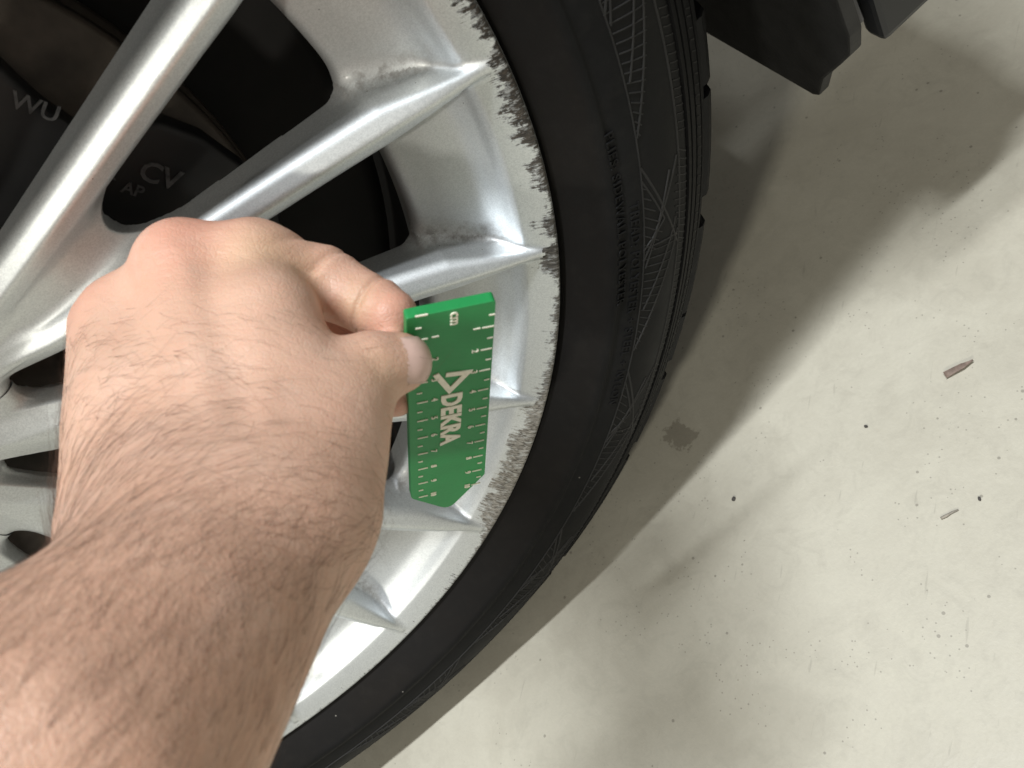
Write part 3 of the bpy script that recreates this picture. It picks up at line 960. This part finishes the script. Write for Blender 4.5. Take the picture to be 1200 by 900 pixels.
GROOVES = [
    ((-0.01494, 0.04373, -0.01800), (0.00864, -0.00266, 0.02000), 0.0035, -0.0007),
    ((0.00410, 0.04179, -0.02000), (0.01801, 0.00092, 0.01800), 0.0035, -0.0006),
    ((-0.00604, 0.03728, -0.02000), (0.01201, 0.00456, 0.01500), 0.0060, 0.0006),
    ((-0.02007, -0.02909, 0.04000), (-0.00574, -0.02624, 0.03200), 0.0050, 0.0022),
    ((-0.00574, -0.02624, 0.03200), (0.02100, -0.02795, 0.03500), 0.0060, 0.0013),
]
RINGS = [
    ((0.02214, 0.03731, -0.03600), (0.0140, -0.0062, 0.004), 0.00085, 0.0013, 0.0150, 18.0),
    ((0.03384, 0.03130, -0.03100), (0.0140, -0.0066, 0.004), 0.00080, 0.0012, 0.0130, 18.0),
    ((0.01200, 0.04201, -0.03500), (0.0140, -0.0050, 0.004), 0.0012, 0.0009, 0.0140, 10.0),
    ((0.03474, 0.01374, -0.01350), (0.0080, 0.0020, -0.003), 0.0007, 0.0003, 0.0120, 0.0),
    ((0.03619, 0.01419, -0.01400), (0.0080, 0.0020, -0.003), 0.0006, 0.0003, 0.0120, 0.0),
    ((0.03330, 0.01308, -0.01300), (0.0080, 0.0020, -0.003), 0.0006, 0.00025, 0.0120, 0.0),
]
RED = [((-0.01539, 0.05117, -0.02200), 0.018, 0.7), ((-0.04725, 0.03452, -0.03700), 0.016, 0.6), ((0.04032, 0.03071, -0.02200), 0.014, 0.6), ((0.02712, 0.02335, -0.05600), 0.03, 0.9)]
YELLOW = [((0.00348, 0.04208, -0.02200), 0.010, 0.8), ((0.01258, 0.03753, -0.02200), 0.010, 0.6), ((0.02994, 0.03204, -0.02400), 0.006, 0.7), ((0.03915, 0.01339, -0.00500), 0.007, 0.4)]
ARM_DIR = np.array((0.50, 0.62, -0.60))
ARM_T0 = 0.005
NAIL = ((0.04808, 0.01658, -0.01350), (0.50, 0.05, -0.6), (0.80, 0.10, 0.55), 0.0060)
NAIL_L = 0.0050
HAIRS = 3000

def hair_density(c, n):
    s = c @ ARM_DIR
    low = np.clip((0.022 - s) / 0.05, 0.06, 1.0)
    return low * np.clip(n[:, 2] * 1.2 + 0.35, 0, 1) * (c[:, 1] < 0.030)

def hair_dir(p):
    s = p @ ARM_DIR
    w = np.clip((s + 0.045) / 0.05, 0, 1)[:, None]
    hand = np.array((0.85, -0.30, 0.0))
    arm = np.array((0.25, 0.75, -0.4))
    return hand * w + arm * (1 - w), np.where(w[:, 0] > 0.5, 0.0120, 0.0160)


def hand_sdf(X, Y, Z):
    d = None
    for group in BODY:
        g = None
        for a, b, ra, rb in group['cones']:
            c = cap_sd(X, Y, Z, a, b, ra, rb)
            g = c if g is None else smin(g, c, group['k'])
        d = g if d is None else smin(d, g, group['join'])
    for (c, rad, amt, sg) in DENTS:
        q = ((X - c[0]) ** 2 + (Y - c[1]) ** 2 + (Z - c[2]) ** 2) / (rad * rad)
        d = d + amt * np.exp(-q)
    for (a, b, wid, amt) in GROOVES:
        d = d + amt * np.exp(-(np.maximum(cap_sd(X, Y, Z, a, b, 0, 0), 0) / wid) ** 2)
    for (c, nrm_, wid, amt, rad, cur) in RINGS:
        nv = np.array(nrm_) / np.linalg.norm(nrm_)
        dx, dy, dz = X - c[0], Y - c[1], Z - c[2]
        dp = dx * nv[0] + dy * nv[1] + dz * nv[2]
        r2 = dx * dx + dy * dy + dz * dz
        d = d + amt * np.exp(-((dp + cur * r2) / wid) ** 2) * np.exp(-(r2 / rad ** 2) ** 2)
    return d

allp = np.array([p for g in BODY for c in g['cones'] for p in (c[0], c[1])])
lo = allp.min(0) - 0.034
hi = allp.max(0) + 0.034
H = 0.00135
ax = [np.arange(lo[i], hi[i], H) for i in range(3)]
# coarse pass finds the bricks that the skin crosses, only those are sampled finely
K = 16
nb = [int(math.ceil((len(a) - 1) / K)) for a in ax]
ax = [lo[i] + H * np.arange(nb[i] * K + 1) for i in range(3)]
cc = [lo[i] + H * (K * np.arange(nb[i]) + K / 2) for i in range(3)]
CX, CY, CZ = np.meshgrid(*cc, indexing='ij')
near = np.abs(hand_sdf(CX, CY, CZ)) < K * H * 1.05 + 0.004
F = np.full([len(a) for a in ax], 1.0, np.float32)
base = hand_sdf(CX, CY, CZ)
for i, j, k in np.ndindex(*nb):
    s = (slice(i * K, i * K + K + 1), slice(j * K, j * K + K + 1), slice(k * K, k * K + K + 1))
    if near[i, j, k]:
        bx, by, bz = np.meshgrid(ax[0][s[0]], ax[1][s[1]], ax[2][s[2]], indexing='ij')
        F[s] = hand_sdf(bx, by, bz)
    elif base[i, j, k] < 0:
        blk = F[s]
        blk[blk == 1.0] = -1.0
pos, act, q = surf_nets(F)
hv = lo + pos * H
h = 0.0008
hn = np.stack([hand_sdf(*(hv + np.eye(3)[i] * h).T) - hand_sdf(*(hv - np.eye(3)[i] * h).T) for i in range(3)], 1)
hn /= np.linalg.norm(hn, axis=1)[:, None] + 1e-12
e1, e2 = hv[q[:, 1]] - hv[q[:, 0]], hv[q[:, 2]] - hv[q[:, 0]]
s = np.einsum('ij,ij->i', np.cross(e1, e2), hn[q].mean(1))
q = np.where((s < 0)[:, None], q[:, ::-1], q)
pm = mesh_np('person', hv, q, hn)
def blob(c, rad):
    return np.exp(-((hv - np.array(c)) ** 2).sum(1) / rad ** 2)
red = np.zeros(len(hv))
for c, rad, a in RED:
    red = np.maximum(red, a * blob(c, rad))
yel = np.zeros(len(hv))
for c, rad, a in YELLOW:
    yel = np.maximum(yel, a * blob(c, rad))
arm_tint = np.clip((-(hv @ ARM_DIR) - ARM_T0) / 0.05, 0, 1)  # weight of the warmer forearm colour
add_attr(pm, 'redness', np.clip(red, 0, 1))
add_attr(pm, 'yellow', np.clip(yel, 0, 1))
add_attr(pm, 'tan', arm_tint * arm_tint * (3 - 2 * arm_tint))
person = link('person', pm, M['skin'], label='left hand and hairy bare forearm reaching in to hold the green card', category='person')
person.matrix_world = Matrix.Translation(HO) @ CAM_ROT.to_4x4()

# thumbnail: a curved plate set into the tip
tc, tdir, tnor, twid = NAIL
tdir = Vector(tdir).normalized()
tnor = Vector(tnor).normalized()
tside = tdir.cross(tnor).normalized()
tnor = tside.cross(tdir).normalized()
NVs, NFs = [], []
nu, nv_ = 14, 12
for i in range(nu + 1):
    for j in range(nv_ + 1):
        u, w = i / nu * 2 - 1, j / nv_ * 2 - 1
        lim = 1.0 if u < 0.35 else math.sqrt(max(0.0, 1 - ((u - 0.35) / 0.65) ** 2)) * 0.45 + 0.55
        if u < -0.4:
            lim *= math.sqrt(max(0.0, 1 - ((u + 0.4) / -0.6) ** 2)) * 0.35 + 0.65
        p = Vector(tc) + tdir * (u * NAIL_L) + tside * (w * twid * lim)
        # drop on to the skin along the nail normal
        for _ in range(14):
            dd = float(hand_sdf(np.array([p.x]), np.array([p.y]), np.array([p.z]))[0])
            p = p - tnor * (dd - (-0.00030 + 0.00030 * (u + 1))) * 0.8
        NVs.append(p[:])
for i in range(nu):
    for j in range(nv_):
        NFs.append((i * (nv_ + 1) + j, (i + 1) * (nv_ + 1) + j, (i + 1) * (nv_ + 1) + j + 1, i * (nv_ + 1) + j + 1))
nm = mesh_np('thumb_nail', NVs, NFs)
nail = link('thumb_nail', nm, M['nail'], person)
sol = nail.modifiers.new('thickness', 'SOLIDIFY')
sol.thickness = 0.0005
sol.offset = 0.0

# hairs: real strands rooted in the skin
def make_hair(count):
    tri = hv[q]
    cen = tri.mean(1)
    nrm = hn[q].mean(1)
    area = np.linalg.norm(np.cross(tri[:, 1] - tri[:, 0], tri[:, 2] - tri[:, 0]), axis=1)
    w = hair_density(cen, nrm) * area
    pick = rng.choice(len(q), count, p=w / w.sum())
    u1, u2 = rng.random(count), rng.random(count)
    root = tri[pick, 0] * ((1 - u1) * (1 - u2))[:, None] + tri[pick, 1] * (u1 * (1 - u2))[:, None] + tri[pick, 2] * (u1 * u2)[:, None] + tri[pick, 3] * ((1 - u1) * u2)[:, None]
    nn = nrm[pick]
    nn /= np.linalg.norm(nn, axis=1)[:, None]
    d, ln = hair_dir(root)
    d = d + rng.normal(0, 0.2, (count, 3))
    d -= nn * (d * nn).sum(1)[:, None]
    d /= np.linalg.norm(d, axis=1)[:, None] + 1e-9
    ln = ln * rng.uniform(0.5, 1.25, count)
    curl = rng.normal(0, 0.35, count)
    side = np.cross(nn, d)
    npt = 6
    P_ = np.zeros((count, npt, 3))
    for k in range(npt):
        t = k / (npt - 1)
        P_[:, k] = root - nn * 0.0003 + d * (ln * t)[:, None] + nn * (ln * (0.20 * t - 0.16 * t * t) + 0.0002)[:, None] + side * (ln * curl * t * t)[:, None]
    cu = bpy.data.hair_curves.new('arm_hair')
    cu.add_curves([npt] * count)
    cu.position_data.foreach_set('vector', P_.reshape(-1).astype(np.float32))
    rad = cu.attributes.get('radius') or cu.attributes.new('radius', 'FLOAT', 'POINT')
    base_r = rng.uniform(0.000017, 0.000030, count)
    rr = base_r[:, None] * np.linspace(1.0, 0.25, npt)[None, :]
    rad.data.foreach_set('value', rr.reshape(-1).astype(np.float32))
    cu.materials.append(M['hair'])
    link('arm_hair', cu, None, person, kind='stuff')
make_hair(HAIRS)

# ------------------------------------------------------------------ litter on the floor
v = []
for i in range(9):
    t = i / 8
    w = 0.0021 * (1.0 if t < 0.62 else max(0.22, 1 - (t - 0.62) / 0.45))
    for s in (-1, 0, 1):
        v.append((-0.0085 + 0.018 * t, s * w, 0.0011 + 0.0012 * abs(s) + 0.0016 * t * t + 0.0006 * math.sin(5 * t + s)))
f = [(i * 3 + j, i * 3 + j + 1, (i + 1) * 3 + j + 1, (i + 1) * 3 + j) for i in range(8) for j in range(2)]
lf = link('dry_leaf', mesh_np('dry_leaf', v, f), M['leaf'], label='curled brown scrap of dry leaf lying alone on the bright concrete', category='leaf')
lf.location = (0.3205, -0.0482, FLOOR + 0.0002)
lf.scale = (0.8, 0.8, 0.8)
lf.rotation_euler = (0, 0, R(-15))
m_ = lf.modifiers.new('thickness', 'SOLIDIFY')
m_.thickness = 0.0004

def pebble(name, x, y, sx, sy, sz, label, mat, seed):
    rs = random.Random(seed)
    bm = bmesh.new()
    bmesh.ops.create_icosphere(bm, subdivisions=2, radius=1.0)
    for p in bm.verts:
        p.co *= 1 + rs.uniform(-0.22, 0.22)
        p.co = Vector((p.co.x * sx, p.co.y * sy, p.co.z * sz))
    o = link(name, bm_mesh(bm, name), M[mat], label=label, category=name.replace('_', ' '))
    o.location = (x, y, FLOOR + sz * 0.75)
    o.rotation_euler = (0, 0, rs.uniform(0, 3))
    return o
pebble('pebble', 0.1946, -0.0220, 0.0013, 0.0011, 0.0009, 'dark pebble on the bright concrete nearest the oily stain by the tyre', 'stone', 1)
pebble('pebble', 0.2801, -0.1014, 0.0012, 0.0007, 0.0006, 'flat dark pebble near the twig at the right of the floor', 'stone', 2)
pebble('pebble', 0.2700, -0.0393, 0.0009, 0.0008, 0.0007, 'tiny black pebble left of the dry leaf', 'stone', 3)
bm = bmesh.new()
bmesh.ops.create_cone(bm, cap_ends=True, segments=7, radius1=0.0007, radius2=0.0004, depth=0.0085)
bmesh.ops.subdivide_edges(bm, edges=bm.edges[:], cuts=2)
for p in bm.verts:
    p.co.x += 0.0006 * math.sin(p.co.z * 500)
tw = link('twig', bm_mesh(bm, 'twig', True), M['twig'], label='thin pale twig lying on the concrete below the dry leaf', category='twig')
tw.location = (0.2659, -0.0984, FLOOR + 0.0008)
tw.rotation_euler = (R(90), 0, R(70))
